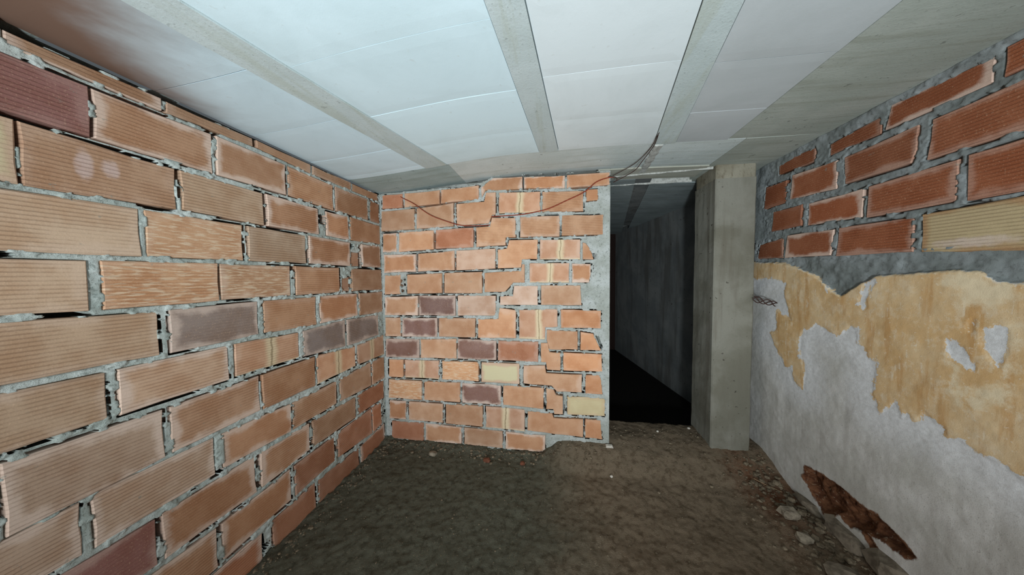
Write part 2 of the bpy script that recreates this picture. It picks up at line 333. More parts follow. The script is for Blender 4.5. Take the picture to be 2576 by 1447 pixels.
# ------------------------------------------------------------------ measured outlines, in metres on each wall
LEFT = [
('ob',[(0.495,1.969),(0.775,1.967),(0.775,2.011),(0.495,2.005)]),
('o',[(0.785,1.966),(1.070,1.980),(1.070,2.015),(0.785,2.007)]),
('o',[(1.087,1.981),(1.366,1.966),(1.366,2.014),(1.087,2.015)]),
('o',[(1.382,1.966),(1.676,1.966),(1.676,2.016),(1.382,2.014)]),
('o',[(1.694,1.966),(1.961,1.965),(1.961,2.023),(1.694,2.017)]),
('o',[(0.151,1.968),(0.481,1.968),(0.481,2.000),(0.151,2.000)]),
('o',[(-0.193,1.968),(0.137,1.968),(0.137,2.000),(-0.193,2.000)]),
('prt',[(0.284,1.801),(0.619,1.796),(0.619,1.946),(0.284,1.951)]),
('b',[(0.626,1.795),(0.915,1.795),(0.915,1.956),(0.626,1.946)]),
('b',[(0.928,1.794),(1.218,1.799),(1.218,1.955),(0.928,1.957)]),
('o',[(1.235,1.800),(1.526,1.792),(1.526,1.948),(1.235,1.954)]),
('o',[(1.545,1.792),(1.841,1.795),(1.841,1.950),(1.545,1.948)]),
('d',[(1.872,1.794),(1.975,1.793),(1.975,1.947),(1.872,1.950)]),
('o',[(-0.060,1.801),(0.270,1.801),(0.270,1.951),(-0.060,1.951)]),
('w',[(0.165,1.613),(0.500,1.614),(0.500,1.782),(0.165,1.784)]),
('tx',[(0.505,1.614),(0.802,1.622),(0.802,1.771),(0.505,1.782)]),
('ot',[(0.814,1.623),(1.104,1.618),(1.104,1.773),(0.814,1.772)]),
('b',[(1.120,1.617),(1.406,1.622),(1.406,1.772),(1.120,1.775)]),
('b',[(1.465,1.622),(1.641,1.620),(1.641,1.779),(1.465,1.772)]),
('o',[(1.663,1.620),(1.977,1.628),(1.977,1.776),(1.663,1.780)]),
('o',[(-0.179,1.613),(0.151,1.613),(0.151,1.784),(-0.179,1.784)]),
('ot',[(0.369,1.435),(0.704,1.439),(0.704,1.599),(0.369,1.596)]),
('s',[(0.717,1.439),(1.010,1.442),(1.010,1.602),(0.717,1.600)]),
('ot',[(1.030,1.442),(1.320,1.444),(1.320,1.603),(1.030,1.602)]),
('b',[(1.340,1.444),(1.648,1.441),(1.648,1.603),(1.340,1.604)]),
('h',[(1.662,1.440),(1.742,1.441),(1.742,1.541),(1.662,1.538)]),
('b',[(1.766,1.441),(1.974,1.441),(1.974,1.611),(1.766,1.605)]),
('o',[(0.025,1.435),(0.355,1.435),(0.355,1.596),(0.025,1.596)]),
('ot',[(0.257,1.274),(0.592,1.266),(0.592,1.419),(0.257,1.418)]),
('s',[(0.619,1.266),(0.911,1.269),(0.911,1.424),(0.619,1.420)]),
('s',[(0.921,1.269),(1.222,1.268),(1.222,1.425),(0.921,1.424)]),
('o',[(1.251,1.268),(1.554,1.268),(1.554,1.426),(1.251,1.426)]),
('h',[(1.577,1.268),(1.643,1.267),(1.643,1.365),(1.577,1.362)]),
('o',[(1.658,1.267),(1.980,1.263),(1.980,1.424),(1.658,1.423)]),
('o',[(-0.087,1.274),(0.243,1.274),(0.243,1.418),(-0.087,1.418)]),
('ot',[(0.398,1.093),(0.733,1.089),(0.733,1.247),(0.398,1.257)]),
('p',[(0.760,1.089),(1.056,1.094),(1.056,1.251),(0.760,1.248)]),
('o',[(1.082,1.094),(1.374,1.084),(1.374,1.251),(1.082,1.251)]),
('b',[(1.396,1.085),(1.703,1.090),(1.703,1.249),(1.396,1.251)]),
('o',[(1.722,1.089),(1.982,1.079),(1.982,1.246),(1.722,1.249)]),
('o',[(0.054,1.093),(0.384,1.093),(0.384,1.257),(0.054,1.257)]),
('ot',[(0.277,0.910),(0.612,0.921),(0.612,1.069),(0.277,1.076)]),
('tb',[(0.635,0.918),(0.932,0.923),(0.932,1.070),(0.635,1.070)]),
('c',[(0.957,0.925),(1.254,0.920),(1.254,1.062),(0.957,1.072)]),
('p',[(1.282,0.919),(1.581,0.901),(1.581,1.078),(1.282,1.063)]),
('p',[(1.599,0.900),(1.924,0.904),(1.924,1.064),(1.599,1.077)]),
('o',[(-0.067,0.910),(0.263,0.910),(0.263,1.076),(-0.067,1.076)]),
('tb',[(0.443,0.697),(0.729,0.718),(0.729,0.890),(0.443,0.893)]),
('b',[(0.749,0.718),(1.049,0.729),(1.049,0.897),(0.749,0.890)]),
('o',[(1.061,0.727),(1.347,0.726),(1.347,0.899),(1.061,0.895)]),
('c',[(1.363,0.727),(1.671,0.737),(1.671,0.878),(1.363,0.899)]),
('c',[(1.690,0.738),(1.986,0.727),(1.986,0.889),(1.690,0.877)]),
('o',[(0.099,0.696),(0.429,0.696),(0.429,0.893),(0.099,0.893)]),
('o',[(-0.245,0.696),(0.085,0.696),(0.085,0.893),(-0.245,0.893)]),
('tb',[(0.216,0.534),(0.551,0.537),(0.551,0.700),(0.216,0.679)]),
('tb',[(0.572,0.534),(0.869,0.546),(0.869,0.701),(0.572,0.706)]),
('b',[(0.896,0.550),(1.194,0.541),(1.194,0.690),(0.896,0.703)]),
('o',[(1.205,0.541),(1.495,0.550),(1.495,0.694),(1.205,0.690)]),
('o',[(1.524,0.548),(1.824,0.534),(1.824,0.716),(1.524,0.694)]),
('o',[(1.837,0.534),(1.978,0.535),(1.978,0.710),(1.837,0.716)]),
('o',[(-0.128,0.534),(0.202,0.534),(0.202,0.679),(-0.128,0.679)]),
('pr',[(0.366,0.344),(0.696,0.348),(0.696,0.513),(0.366,0.517)]),
('b',[(0.713,0.347),(1.015,0.351),(1.015,0.528),(0.713,0.516)]),
('b',[(1.037,0.352),(1.297,0.373),(1.297,0.527),(1.037,0.527)]),
('o',[(1.318,0.375),(1.650,0.374),(1.650,0.518),(1.318,0.528)]),
('r',[(1.685,0.375),(1.964,0.372),(1.964,0.517),(1.685,0.516)]),
('o',[(0.022,0.344),(0.352,0.344),(0.352,0.517),(0.022,0.517)]),
('b',[(0.529,0.147),(0.859,0.157),(0.859,0.322),(0.529,0.327)]),
('b',[(0.879,0.157),(1.178,0.175),(1.178,0.341),(0.879,0.321)]),
('r',[(1.201,0.176),(1.467,0.191),(1.467,0.351),(1.201,0.343)]),
('r',[(1.492,0.192),(1.816,0.163),(1.816,0.357),(1.492,0.351)]),
('r',[(1.825,0.163),(1.930,0.173),(1.930,0.355),(1.825,0.357)]),
('o',[(0.185,0.147),(0.515,0.147),(0.515,0.327),(0.185,0.327)]),
('o',[(-0.159,0.147),(0.171,0.147),(0.171,0.327),(-0.159,0.327)]),
('rb',[(0.699,-0.043),(1.029,-0.026),(1.029,0.143),(0.699,0.130)]),
('r',[(1.076,-0.026),(1.319,-0.021),(1.319,0.159),(1.076,0.147)]),
('r',[(1.341,-0.021),(1.672,0.012),(1.672,0.138),(1.341,0.159)]),
('rb',[(1.692,0.013),(1.963,-0.002),(1.963,0.159),(1.692,0.134)]),
('o',[(0.355,-0.043),(0.685,-0.043),(0.685,0.130),(0.355,0.130)]),
('o',[(0.011,-0.043),(0.341,-0.043),(0.341,0.130),(0.011,0.130)])]
BACK = [
('r',[(-1.383,1.912),(-1.206,1.915),(-1.203,2.024),(-1.380,2.022)]),
('o',[(-1.189,1.916),(-0.891,1.928),(-0.888,2.033),(-1.186,2.024)]),
('o',[(-0.881,1.929),(-0.578,1.946),(-0.576,2.048),(-0.879,2.033)]),
('o',[(-1.396,1.734),(-1.105,1.739),(-1.101,1.900),(-1.391,1.893)]),
('o',[(-1.088,1.740),(-0.781,1.750),(-0.777,1.928),(-1.084,1.901)]),
('b',[(-1.391,1.564),(-1.265,1.564),(-1.260,1.717),(-1.386,1.715)]),
('o',[(-1.247,1.564),(-0.948,1.577),(-0.945,1.726),(-1.243,1.718)]),
('r',[(-0.931,1.578),(-0.624,1.585),(-0.622,1.736),(-0.928,1.727)]),
('b',[(-1.386,1.397),(-1.104,1.403),(-1.100,1.545),(-1.381,1.545)]),
('o',[(-1.087,1.403),(-0.781,1.411),(-0.778,1.563),(-1.083,1.546)]),
('k',[(-0.765,1.411),(-0.455,1.419),(-0.453,1.570),(-0.762,1.563)]),
('o',[(-1.384,1.222),(-1.243,1.226),(-1.239,1.381),(-1.379,1.377)]),
('o',[(-1.184,1.228),(-0.886,1.234),(-0.883,1.390),(-1.180,1.382)]),
('o',[(-0.866,1.234),(-0.560,1.233),(-0.558,1.398),(-0.863,1.390)]),
('b',[(-1.386,1.052),(-1.096,1.053),(-1.092,1.212),(-1.382,1.202)]),
('p',[(-1.082,1.053),(-0.778,1.055),(-0.775,1.216),(-1.078,1.213)]),
('k',[(-0.762,1.055),(-0.457,1.059),(-0.455,1.214),(-0.759,1.216)]),
('o',[(-1.388,0.878),(-1.250,0.879),(-1.245,1.033),(-1.383,1.032)]),
('pb',[(-1.236,0.879),(-0.937,0.885),(-0.934,1.035),(-1.231,1.033)]),
('o',[(-0.920,0.886),(-0.620,0.888),(-0.617,1.038),(-0.917,1.035)]),
('p',[(-1.387,0.707),(-1.091,0.709),(-1.087,0.861),(-1.382,0.859)]),
('o',[(-1.080,0.709),(-0.778,0.715),(-0.775,0.873),(-1.077,0.861)]),
('p',[(-0.768,0.715),(-0.458,0.716),(-0.456,0.868),(-0.765,0.873)]),
('r',[(-0.445,0.716),(-0.135,0.716),(-0.134,0.871),(-0.443,0.868)]),
('o',[(-1.367,0.541),(-1.238,0.541),(-1.234,0.688),(-1.362,0.687)]),
('c',[(-1.224,0.541),(-0.928,0.542),(-0.925,0.693),(-1.220,0.688)]),
('s',[(-0.901,0.542),(-0.599,0.542),(-0.597,0.697),(-0.898,0.693)]),
('w',[(-0.577,0.542),(-0.278,0.541),(-0.276,0.698),(-0.575,0.697)]),
('s',[(-1.372,0.364),(-1.079,0.367),(-1.075,0.520),(-1.367,0.521)]),
('o',[(-1.058,0.367),(-0.755,0.367),(-0.752,0.524),(-1.054,0.521)]),
('pb',[(-0.735,0.367),(-0.424,0.370),(-0.423,0.523),(-0.732,0.524)]),
('o',[(-0.406,0.370),(-0.096,0.361),(-0.095,0.523),(-0.404,0.523)]),
('b',[(-1.370,0.189),(-1.223,0.192),(-1.219,0.346),(-1.366,0.344)]),
('o',[(-1.195,0.192),(-0.902,0.188),(-0.898,0.347),(-1.191,0.346)]),
('o',[(-0.878,0.188),(-0.573,0.184),(-0.570,0.349),(-0.875,0.347)]),
('c',[(-0.547,0.183),(-0.241,0.177),(-0.240,0.346),(-0.545,0.350)]),
('r',[(-1.357,0.024),(-1.070,0.021),(-1.066,0.173),(-1.353,0.169)]),
('b',[(-1.056,0.021),(-0.748,0.028),(-0.745,0.166),(-1.053,0.172)]),
('o',[(-0.725,0.028),(-0.416,0.025),(-0.414,0.162),(-0.722,0.166)]),
('b',[(-0.391,0.025),(-0.085,0.023),(-0.085,0.156),(-0.389,0.161)]),
('b',[(-0.553,1.956),(-0.524,2.007),(-0.244,2.002),(-0.244,2.091),(-0.462,2.097),(-0.558,2.030)]),
('b',[(-0.233,2.004),(0.062,1.989),(0.063,2.078),(-0.232,2.087)]),
('q',[(0.076,1.988),(0.370,1.991),(0.370,2.079),(0.076,2.080)]),
('o',[(-0.755,1.750),(-0.503,1.761),(-0.475,1.822),(-0.447,1.823),(-0.445,1.988),(-0.518,1.989),(-0.535,1.925),(-0.755,1.919)]),
('c',[(-0.423,1.831),(-0.114,1.825),(-0.114,1.977),(-0.421,1.987)]),
('t',[(-0.100,1.827),(0.193,1.819),(0.192,1.964),(-0.099,1.973)]),
('q',[(0.212,1.888),(0.293,1.891),(0.290,1.969),(0.212,1.968)]),
('t',[(-0.602,1.587),(-0.374,1.593),(-0.373,1.649),(-0.298,1.650),(-0.297,1.796),(-0.478,1.804),(-0.494,1.740),(-0.603,1.735)]),
('t',[(-0.265,1.649),(0.025,1.645),(0.025,1.796),(-0.264,1.797)]),
('tq',[(0.039,1.650),(0.329,1.646),(0.328,1.787),(0.040,1.795)]),
('o',[(-0.437,1.419),(-0.258,1.425),(-0.249,1.484),(-0.137,1.484),(-0.133,1.627),(-0.349,1.631),(-0.365,1.569),(-0.435,1.562)]),
('c',[(-0.119,1.481),(0.171,1.475),(0.171,1.620),(-0.118,1.629)]),
('q',[(0.187,1.475),(0.264,1.474),(0.253,1.510),(0.229,1.562),(0.209,1.591),(0.187,1.597)]),
('o',[(-0.541,1.241),(-0.384,1.241),(-0.319,1.313),(-0.232,1.312),(-0.231,1.451),(-0.252,1.451),(-0.261,1.401),(-0.539,1.387)]),
('c',[(-0.197,1.312),(0.092,1.310),(0.093,1.451),(-0.196,1.456)]),
('b',[(0.112,1.310),(0.232,1.310),(0.245,1.369),(0.243,1.443),(0.112,1.448)]),
('k',[(-0.422,1.144),(-0.136,1.144),(-0.135,1.285),(-0.313,1.289),(-0.323,1.214),(-0.421,1.208)]),
('o',[(-0.112,1.144),(0.179,1.146),(0.171,1.290),(-0.111,1.291)]),
('o',[(-0.600,0.884),(-0.302,0.892),(-0.300,1.106),(-0.428,1.120),(-0.435,1.038),(-0.598,1.032)]),
('c',[(-0.278,0.890),(-0.084,0.889),(-0.081,0.979),(0.009,0.984),(0.009,1.116),(-0.276,1.107)]),
('q',[(0.032,0.978),(0.315,0.979),(0.315,1.110),(0.032,1.113)]),
('o',[(-0.052,0.813),(0.152,0.820),(0.151,0.957),(-0.072,0.961),(-0.073,0.884)]),
('q',[(0.171,0.818),(0.316,0.820),(0.288,0.877),(0.260,0.940),(0.171,0.952)]),
('o',[(-0.114,0.718),(-0.076,0.717),(-0.071,0.660),(0.029,0.659),(0.029,0.795),(-0.052,0.795),(-0.064,0.863),(-0.114,0.862)]),
('q',[(0.049,0.660),(0.327,0.664),(0.321,0.792),(0.049,0.796)]),
('o',[(-0.247,0.548),(-0.036,0.542),(0.002,0.499),(0.183,0.504),(0.183,0.637),(-0.077,0.636),(-0.085,0.695),(-0.246,0.685)]),
('q',[(0.208,0.497),(0.328,0.498),(0.319,0.600),(0.305,0.640),(0.208,0.635)]),
('o',[(-0.078,0.360),(-0.025,0.364),(-0.019,0.328),(0.045,0.330),(0.045,0.468),(-0.004,0.474),(-0.024,0.518),(-0.077,0.521)]),
('y',[(0.077,0.330),(0.345,0.338),(0.345,0.473),(0.077,0.467)]),
('o',[(-0.220,0.184),(-0.022,0.176),(0.192,0.171),(0.191,0.305),(-0.022,0.298),(-0.034,0.333),(-0.219,0.335)]),
('q',[(0.206,0.169),(0.327,0.165),(0.315,0.312),(0.206,0.307)])]
RIGHT = [
('r',[(1.986,1.987),(1.749,1.971),(1.748,2.047),(1.989,2.060)]),
('r',[(1.669,1.968),(1.446,1.966),(1.446,2.039),(1.671,2.027)]),
('rb',[(1.432,1.973),(1.141,1.972),(1.138,2.053),(1.414,2.069)]),
('rt',[(1.116,1.972),(1.009,1.975),(1.013,2.068),(1.116,2.063)]),
('r',[(2.112,1.794),(1.931,1.797),(1.937,1.935),(2.096,1.945)]),
('rb',[(1.900,1.808),(1.624,1.785),(1.629,1.929),(1.889,1.951)]),
('r',[(1.588,1.795),(1.340,1.794),(1.323,1.844),(1.317,1.938),(1.593,1.927)]),
('rt',[(1.293,1.788),(0.996,1.789),(1.002,1.946),(1.283,1.936)]),
('r',[(2.034,1.636),(1.816,1.635),(1.816,1.758),(2.025,1.763)]),
('rb',[(1.786,1.630),(1.510,1.619),(1.502,1.750),(1.781,1.753)]),
('rt',[(1.487,1.611),(1.209,1.608),(1.206,1.756),(1.481,1.750)]),
('rt',[(1.182,1.603),(0.956,1.602),(0.962,1.763),(1.182,1.759)]),
('r',[(2.151,1.461),(1.939,1.458),(1.941,1.587),(2.132,1.559)]),
('rb',[(1.924,1.457),(1.645,1.451),(1.632,1.583),(1.909,1.594)]),
('rt',[(1.619,1.445),(1.320,1.439),(1.321,1.577),(1.608,1.587)]),
('yzt',[(1.299,1.437),(0.970,1.414),(0.977,1.593),(1.298,1.584)])]
PLASTER_TOP = [(2.201,1.448),(1.918,1.424),(1.804,1.387),(1.711,1.347),(1.627,1.277),(1.573,1.245),(1.530,1.275),(1.480,1.315),(1.428,1.347),(1.347,1.352),(1.240,1.362),(1.185,1.365),(1.142,1.360),(1.099,1.333),(1.075,1.325),(1.056,1.325),(0.977,1.317),(0.877,1.311)]
OCHRE = [(2.229,1.449),(1.918,1.424),(1.804,1.387),(1.711,1.347),(1.627,1.277),(1.573,1.245),(1.530,1.275),(1.480,1.315),(1.428,1.347),(1.347,1.352),(1.240,1.362),(1.185,1.365),(1.142,1.360),(1.099,1.333),(1.075,1.325),(1.056,1.325),(0.877,1.311),(0.851,0.658),(1.033,0.734),(1.060,0.748),(1.072,0.748),(1.099,0.754),(1.131,0.762),(1.160,0.774),(1.189,0.761),(1.193,0.804),(1.232,0.810),(1.250,0.830),(1.272,0.769),(1.299,0.790),(1.313,0.762),(1.335,0.828),(1.370,0.764),(1.391,0.747),(1.406,0.785),(1.423,0.821),(1.415,0.886),(1.410,0.964),(1.439,0.977),(1.457,1.016),(1.491,1.032),(1.488,1.098),(1.524,1.104),(1.565,1.055),(1.605,1.054),(1.693,1.084),(1.732,1.050),(1.773,1.034),(1.788,0.975),(1.785,0.888),(1.757,0.833),(1.746,0.781),(1.760,0.705),(1.823,0.720),(1.836,0.798),(1.884,0.790),(1.917,0.849),(1.972,0.905),(2.008,0.969),(1.956,1.002),(1.959,1.133),(1.856,1.084),(1.878,1.156),(1.901,1.238),(1.893,1.297),(1.999,1.335),(2.105,1.329),(2.156,1.319)]
CAVITY = [(1.719,0.269),(1.655,0.281),(1.542,0.290),(1.429,0.276),(1.382,0.290),(1.338,0.271),(1.289,0.257),(1.258,0.238),(1.287,0.212),(1.348,0.207),(1.402,0.192),(1.445,0.168),(1.486,0.146),(1.543,0.162),(1.601,0.096),(1.656,0.129),(1.738,0.197)]
HOLES = [[(1.474,1.316),(1.427,1.335),(1.455,1.242),(1.461,1.191),(1.493,1.213),(1.483,1.252)],
 [(1.202,1.114),(1.162,1.100),(1.145,1.071),(1.130,1.062),(1.128,1.025),(1.153,1.040),(1.193,1.052)],
 [(1.123,1.169),(1.072,1.179),(1.068,1.103),(1.082,1.059),(1.102,1.088),(1.120,1.115)],
 [(1.150,1.192),(1.136,1.213),(1.136,1.153),(1.148,1.150)]]
PALES = [[(1.185,1.365),(1.142,1.360),(1.099,1.333),(1.056,1.325),(1.054,1.263),(1.109,1.248),(1.168,1.251),(1.182,1.293),(1.231,1.316)],
 [(1.182,1.026),(1.159,1.033),(1.153,0.886),(1.175,0.870)],
 [(1.072,1.188),(1.052,1.209),(1.045,1.050),(1.066,1.038)],
 [(1.144,0.967),(1.073,1.010),(1.043,0.988),(1.057,0.938),(1.123,0.896)]]
CRACK_BAND = [(1.533,0.221),(1.466,0.189),(1.415,0.168),(1.376,0.128),(1.340,0.101),(1.319,0.094),(1.319,0.088),(1.340,0.095),(1.376,0.122),(1.415,0.162),(1.466,0.183),(1.533,0.215)]
VOID_LEFT = [[(0.491,2.006),(0.608,2.014),(0.752,2.022),(0.782,2.008),(0.967,2.017),(1.250,2.015),(1.624,2.016),(1.982,2.025),(1.982,2.058),(1.624,2.049),(1.250,2.048),(0.967,2.050),(0.782,2.041),(0.752,2.055),(0.608,2.047),(0.491,2.039)],
[(0.475,1.632),(0.504,1.633),(0.505,1.621),(0.474,1.617)],
 [(1.416,1.738),(1.455,1.746),(1.452,1.685),(1.414,1.692)],
 [(0.566,1.778),(0.615,1.782),(0.617,1.775),(0.564,1.769)],
 [(0.702,1.623),(0.753,1.618),(0.798,1.617),(0.752,1.606),(0.702,1.611)],
 [(0.467,1.435),(0.487,1.428),(0.466,1.420)],
 [(0.509,1.252),(0.554,1.244),(0.506,1.247)],
 [(1.078,1.108),(1.094,1.101),(1.086,1.087)],
 [(1.105,2.007),(1.095,1.984),(1.077,1.988)],
 [(1.748,1.552),(1.780,1.543),(1.761,1.496)]]
VOID_BACK = [[(-1.401,2.027),(-1.379,2.039),(-1.199,2.040),(-0.901,2.050),(-0.727,2.045),(-0.570,2.067),(-0.511,2.087),(-0.468,2.113),(-0.238,2.109),(0.071,2.098),(0.385,2.095),(0.385,2.144),(0.071,2.147),(-0.238,2.158),(-0.468,2.162),(-0.511,2.136),(-0.570,2.116),(-0.727,2.094),(-0.901,2.099),(-1.199,2.089),(-1.379,2.088),(-1.401,2.076)],
[(-1.221,1.985),(-1.201,1.974),(-1.192,1.908),(-1.212,1.937)],
 [(-1.240,1.344),(-1.223,1.334),(-1.234,1.315)],
 [(-1.205,1.353),(-1.191,1.340),(-1.205,1.328)],
 [(-1.237,1.305),(-1.217,1.293),(-1.231,1.277)],
 [(-1.202,1.312),(-1.192,1.302),(-1.203,1.289)],
 [(-1.228,1.264),(-1.211,1.254),(-1.225,1.235)],
 [(-0.772,1.534),(-0.733,1.533),(-0.740,1.515),(-0.763,1.515)],
 [(-0.324,0.209),(-0.226,0.205),(-0.226,0.195),(-0.324,0.200)],
 [(0.282,0.923),(0.299,0.918),(0.327,0.838),(0.316,0.832)],
 [(0.272,0.627),(0.305,0.620),(0.300,0.611),(0.272,0.618)],
 [(0.270,0.600),(0.297,0.593),(0.295,0.584),(0.270,0.591)],
 [(-1.393,1.728),(-1.253,1.729),(-1.253,1.716),(-1.393,1.715)],
 [(-0.752,1.741),(-0.506,1.749),(-0.506,1.740),(-0.752,1.738)],
 [(0.115,1.988),(0.252,1.985),(0.252,1.974),(0.115,1.980)],
 [(-0.083,1.806),(0.017,1.807),(0.017,1.796),(-0.083,1.798)],
 [(-0.465,2.106),(-0.249,2.103),(-0.250,2.091),(-0.465,2.098)],
 [(-0.238,2.102),(0.074,2.091),(0.074,2.080),(-0.238,2.091)],
 [(0.074,2.089),(0.279,2.093),(0.279,2.082),(0.074,2.080)]]
WIRE1 = [(-1.236,2.008,2.016),(-1.200,1.982,1.988),(-1.099,1.968,1.935),(-0.963,1.958,1.841),(-0.835,1.958,1.787),(-0.712,1.966,1.750),(-0.590,1.976,1.744),(-0.493,1.982,1.747)]
WIRE2 = [(-0.479,1.982,1.809),(-0.286,1.976,1.810),(-0.168,1.968,1.820),(-0.053,1.963,1.842),(0.059,1.958,1.885),(0.195,1.960,1.944),(0.276,1.966,2.009),(0.357,1.976,2.037),(0.398,1.984,2.040)]
WIRE3 = [(0.393,1.983,2.053),(0.401,1.960,2.050),(0.497,1.850,2.072),(0.538,1.700,2.092),(0.523,1.550,2.084),(0.518,1.500,2.081)]
WIRE4 = [(0.357,1.976,2.045),(0.403,1.968,2.034),(0.412,1.960,2.014),(0.392,1.955,1.998),(0.492,1.860,2.027),(0.521,1.780,2.056),(0.541,1.650,2.082),(0.524,1.530,2.084)]
TWIST = [(1.278,2.000,1.196),(1.362,1.930,1.167)]

# ------------------------------------------------------------------ ceiling height
def zc(x): return float(zcn(x))
def zcn(x): return 2.034+.080*sm(-1.5, -.15, np.asarray(x, float))-.028*sm(.2, 1.4, np.asarray(x, float))

# ------------------------------------------------------------------ mortar bedding of the brick walls
def joints(bricks, voids=(), seed=0, rough=1.0, fill=None, depth=.0028):
    def h(U, V):
        d = np.full(U.shape, 9.0); vert = np.zeros(U.shape, bool)
        for _, q in bricks:
            a = np.array(q); m = .05
            iu = np.where((U[:, 0] > a[:, 0].min()-m) & (U[:, 0] < a[:, 0].max()+m))[0]; iv = np.where((V[0] > a[:, 1].min()-m) & (V[0] < a[:, 1].max()+m))[0]
            if len(iu) == 0 or len(iv) == 0: continue
            s = (slice(iu[0], iu[-1]+1), slice(iv[0], iv[-1]+1))
            dd = sdist(U[s], V[s], q); better = dd < d[s]
            side = (V[s] > a[:, 1].min()+.004) & (V[s] < a[:, 1].max()-.004)
            vert[s] = np.where(better, side, vert[s]); d[s] = np.where(better, dd, d[s])
        n1 = fbm(U*26, V*26, seed); n2 = fbm(U*110, V*110, seed+3, 3); n3 = fbm(U*5, V*9, seed+5); n4 = fbm(U*30, V*46, seed+7, 3)
        H = -depth+(n1-.5)*.006*rough+(n2-.5)*.003*rough
        over = sm(.56, .66, n4)*sm(-.011, -.004, d)                     # mortar that squeezed out over the edge of a brick
        H = np.where(d < 0, -.022, H); H = H*(1-over)+over*(.0022+(n2-.5)*.003)
        crack = (d > -.002) & (d < .0055) & (n3+.35*(fbm(U*11, V*15, seed+11, 3)-.5) > .51) & ~((over > .4))
        H = np.where(crack, -.042, H)
        hole = vert & (d > -.001) & (n1 > .56) & (fbm(U*3.1, V*6.3, seed+9, 2) > .58)
        H = np.where(hole, -.05, H)
        if fill is not None: H = fill(U, V, H, d)
        for vd in voids: H = np.where(sdist(U, V, vd) < .002*n2, -.06, H)
        return H
    return h

TONE = {'o': (194, 154, 122), 'r': (178, 126, 98), 'p': (140, 112, 106), 'k': (206, 176, 154), 'q': (202, 152, 114), 'w': (196, 168, 142), 'y': (214, 192, 146), 'd': (168, 126, 98), 'h': (190, 150, 124), 'b': (190, 146, 112), 's': (198, 158, 122), 'c': (198, 158, 130), 't': (196, 154, 120)}
NOTE = {'p': 'dark purple overburnt brick', 'y': 'pale yellow brick', 'w': 'brick with a whitish cream face', 'c': 'brick with cream stripes down its middle', 'k': 'pale pink brick', 's': 'brick with rows of pale rubbed dashes'}
def lay(bricks, place, parent, flip, gain=(1, 1, 1), tones=None, ribs=.25):
    rnd = random.Random(11)
    for t, q in bricks:
        q = [Vector((a, b)) for a, b in q]
        area2 = sum(q[i].x*q[(i+1) % len(q)].y-q[(i+1) % len(q)].x*q[i].y for i in range(len(q)))
        if area2 < 0: q.reverse()
        pts = []
        for i in range(len(q)):
            a, b = q[i], q[(i+1) % len(q)]; e = b-a; n = Vector((e.y, -e.x)).normalized(); k = 3 if e.length > .16 else (2 if e.length > .08 else 1)
            for j in range(k):
                p = a+e*(j/k)
                pts.append(p+n*rnd.uniform(-.0035, .002)*(1 if j else .6))
        N = len(pts); ins = []
        for i in range(N):
            a, b, c = pts[i-1], pts[i], pts[(i+1) % N]
            n1 = Vector(((b-a).y, -(b-a).x)).normalized(); n2 = Vector(((c-b).y, -(c-b).x)).normalized(); nn = (n1+n2)
            nn = nn.normalized() if nn.length > 1e-6 else n1
            ins.append(b-nn*.0035)
        cu = sum(p.x for p in pts)/N; cv = sum(p.y for p in pts)/N
        off = rnd.uniform(-.002, .0035)-(.012 if t == 'h' else 0); tu = rnd.uniform(-.012, .012); tv = rnd.uniform(-.02, .02)
        f = lambda p: off+(p.x-cu)*tu+(p.y-cv)*tv
        org = Vector([float(c) for c in place(cu, cv, 0.0)])
        W = lambda p, h: Vector([float(c) for c in place(p.x, p.y, h)])-org
        vsx = [W(p, f(p)) for p in ins]+[W(p, f(p)-.0035) for p in pts]+[W(p, -.046) for p in pts]
        fs = [tuple(range(N))]+[(i, N+i, N+(i+1) % N, (i+1) % N) for i in range(N)]+[(N+i, 2*N+i, 2*N+(i+1) % N, N+(i+1) % N) for i in range(N)]
        uvp = ins+pts+pts
        if flip: fs = [x[::-1] for x in fs]
        me = bpy.data.meshes.new('brick'); me.from_pydata(vsx, [], fs); me.update(); me.materials.append(M['brick'])
        u0, u1 = min(p.x for p in pts), max(p.x for p in pts); v0, v1 = min(p.y for p in pts), max(p.y for p in pts)
        lay_ = me.uv_layers.new(name='face')
        for lp in me.loops:
            p = uvp[lp.vertex_index]; x = (p.x-u0)/(u1-u0); lay_.data[lp.index].uv = (1-x if flip else x, (p.y-v0)/(v1-v0))
        o = bpy.data.objects.new('brick', me); link(o, parent); o.location = org
        key = t[0]; c = (tones or {}).get(t[:2], (tones or {}).get(key, TONE[key])); g = rnd.uniform(.93, 1.06); w = rnd.uniform(-.03, .03)
        o.color = lin(*[max(0, min(255, c[k]*g*gain[k]*(1+(w, 0, -w)[k]))) for k in range(3)])
        o['bloom'] = 1.0 if 'b' in t else (.75 if key == 'p' and 'r' not in t else rnd.uniform(.1, .45)); o['stripe'] = 1.0 if 'c' in t else 0.0
        o['streak'] = 1.0 if 's' in t else 0.0; o['patch'] = .95 if key == 'w' else (.55 if key == 'y' else 0.0); o['chalk'] = 1.0 if 'x' in t else 0.0; o['smear'] = 1.0 if 'z' in t else 0.0; o['rib'] = 1.0 if 't' in t else rnd.uniform(.4, 1.6)*ribs
        if key in NOTE: o['label'] = NOTE[key]

pl_left = lambda U, V, H: (XL+H, U+0*H, V+0*H)
pl_back = lambda U, V, H: (U+0*H, YB-H, V+0*H)
pl_right = lambda U, V, H: (XR-H, U+0*H, V+0*H)

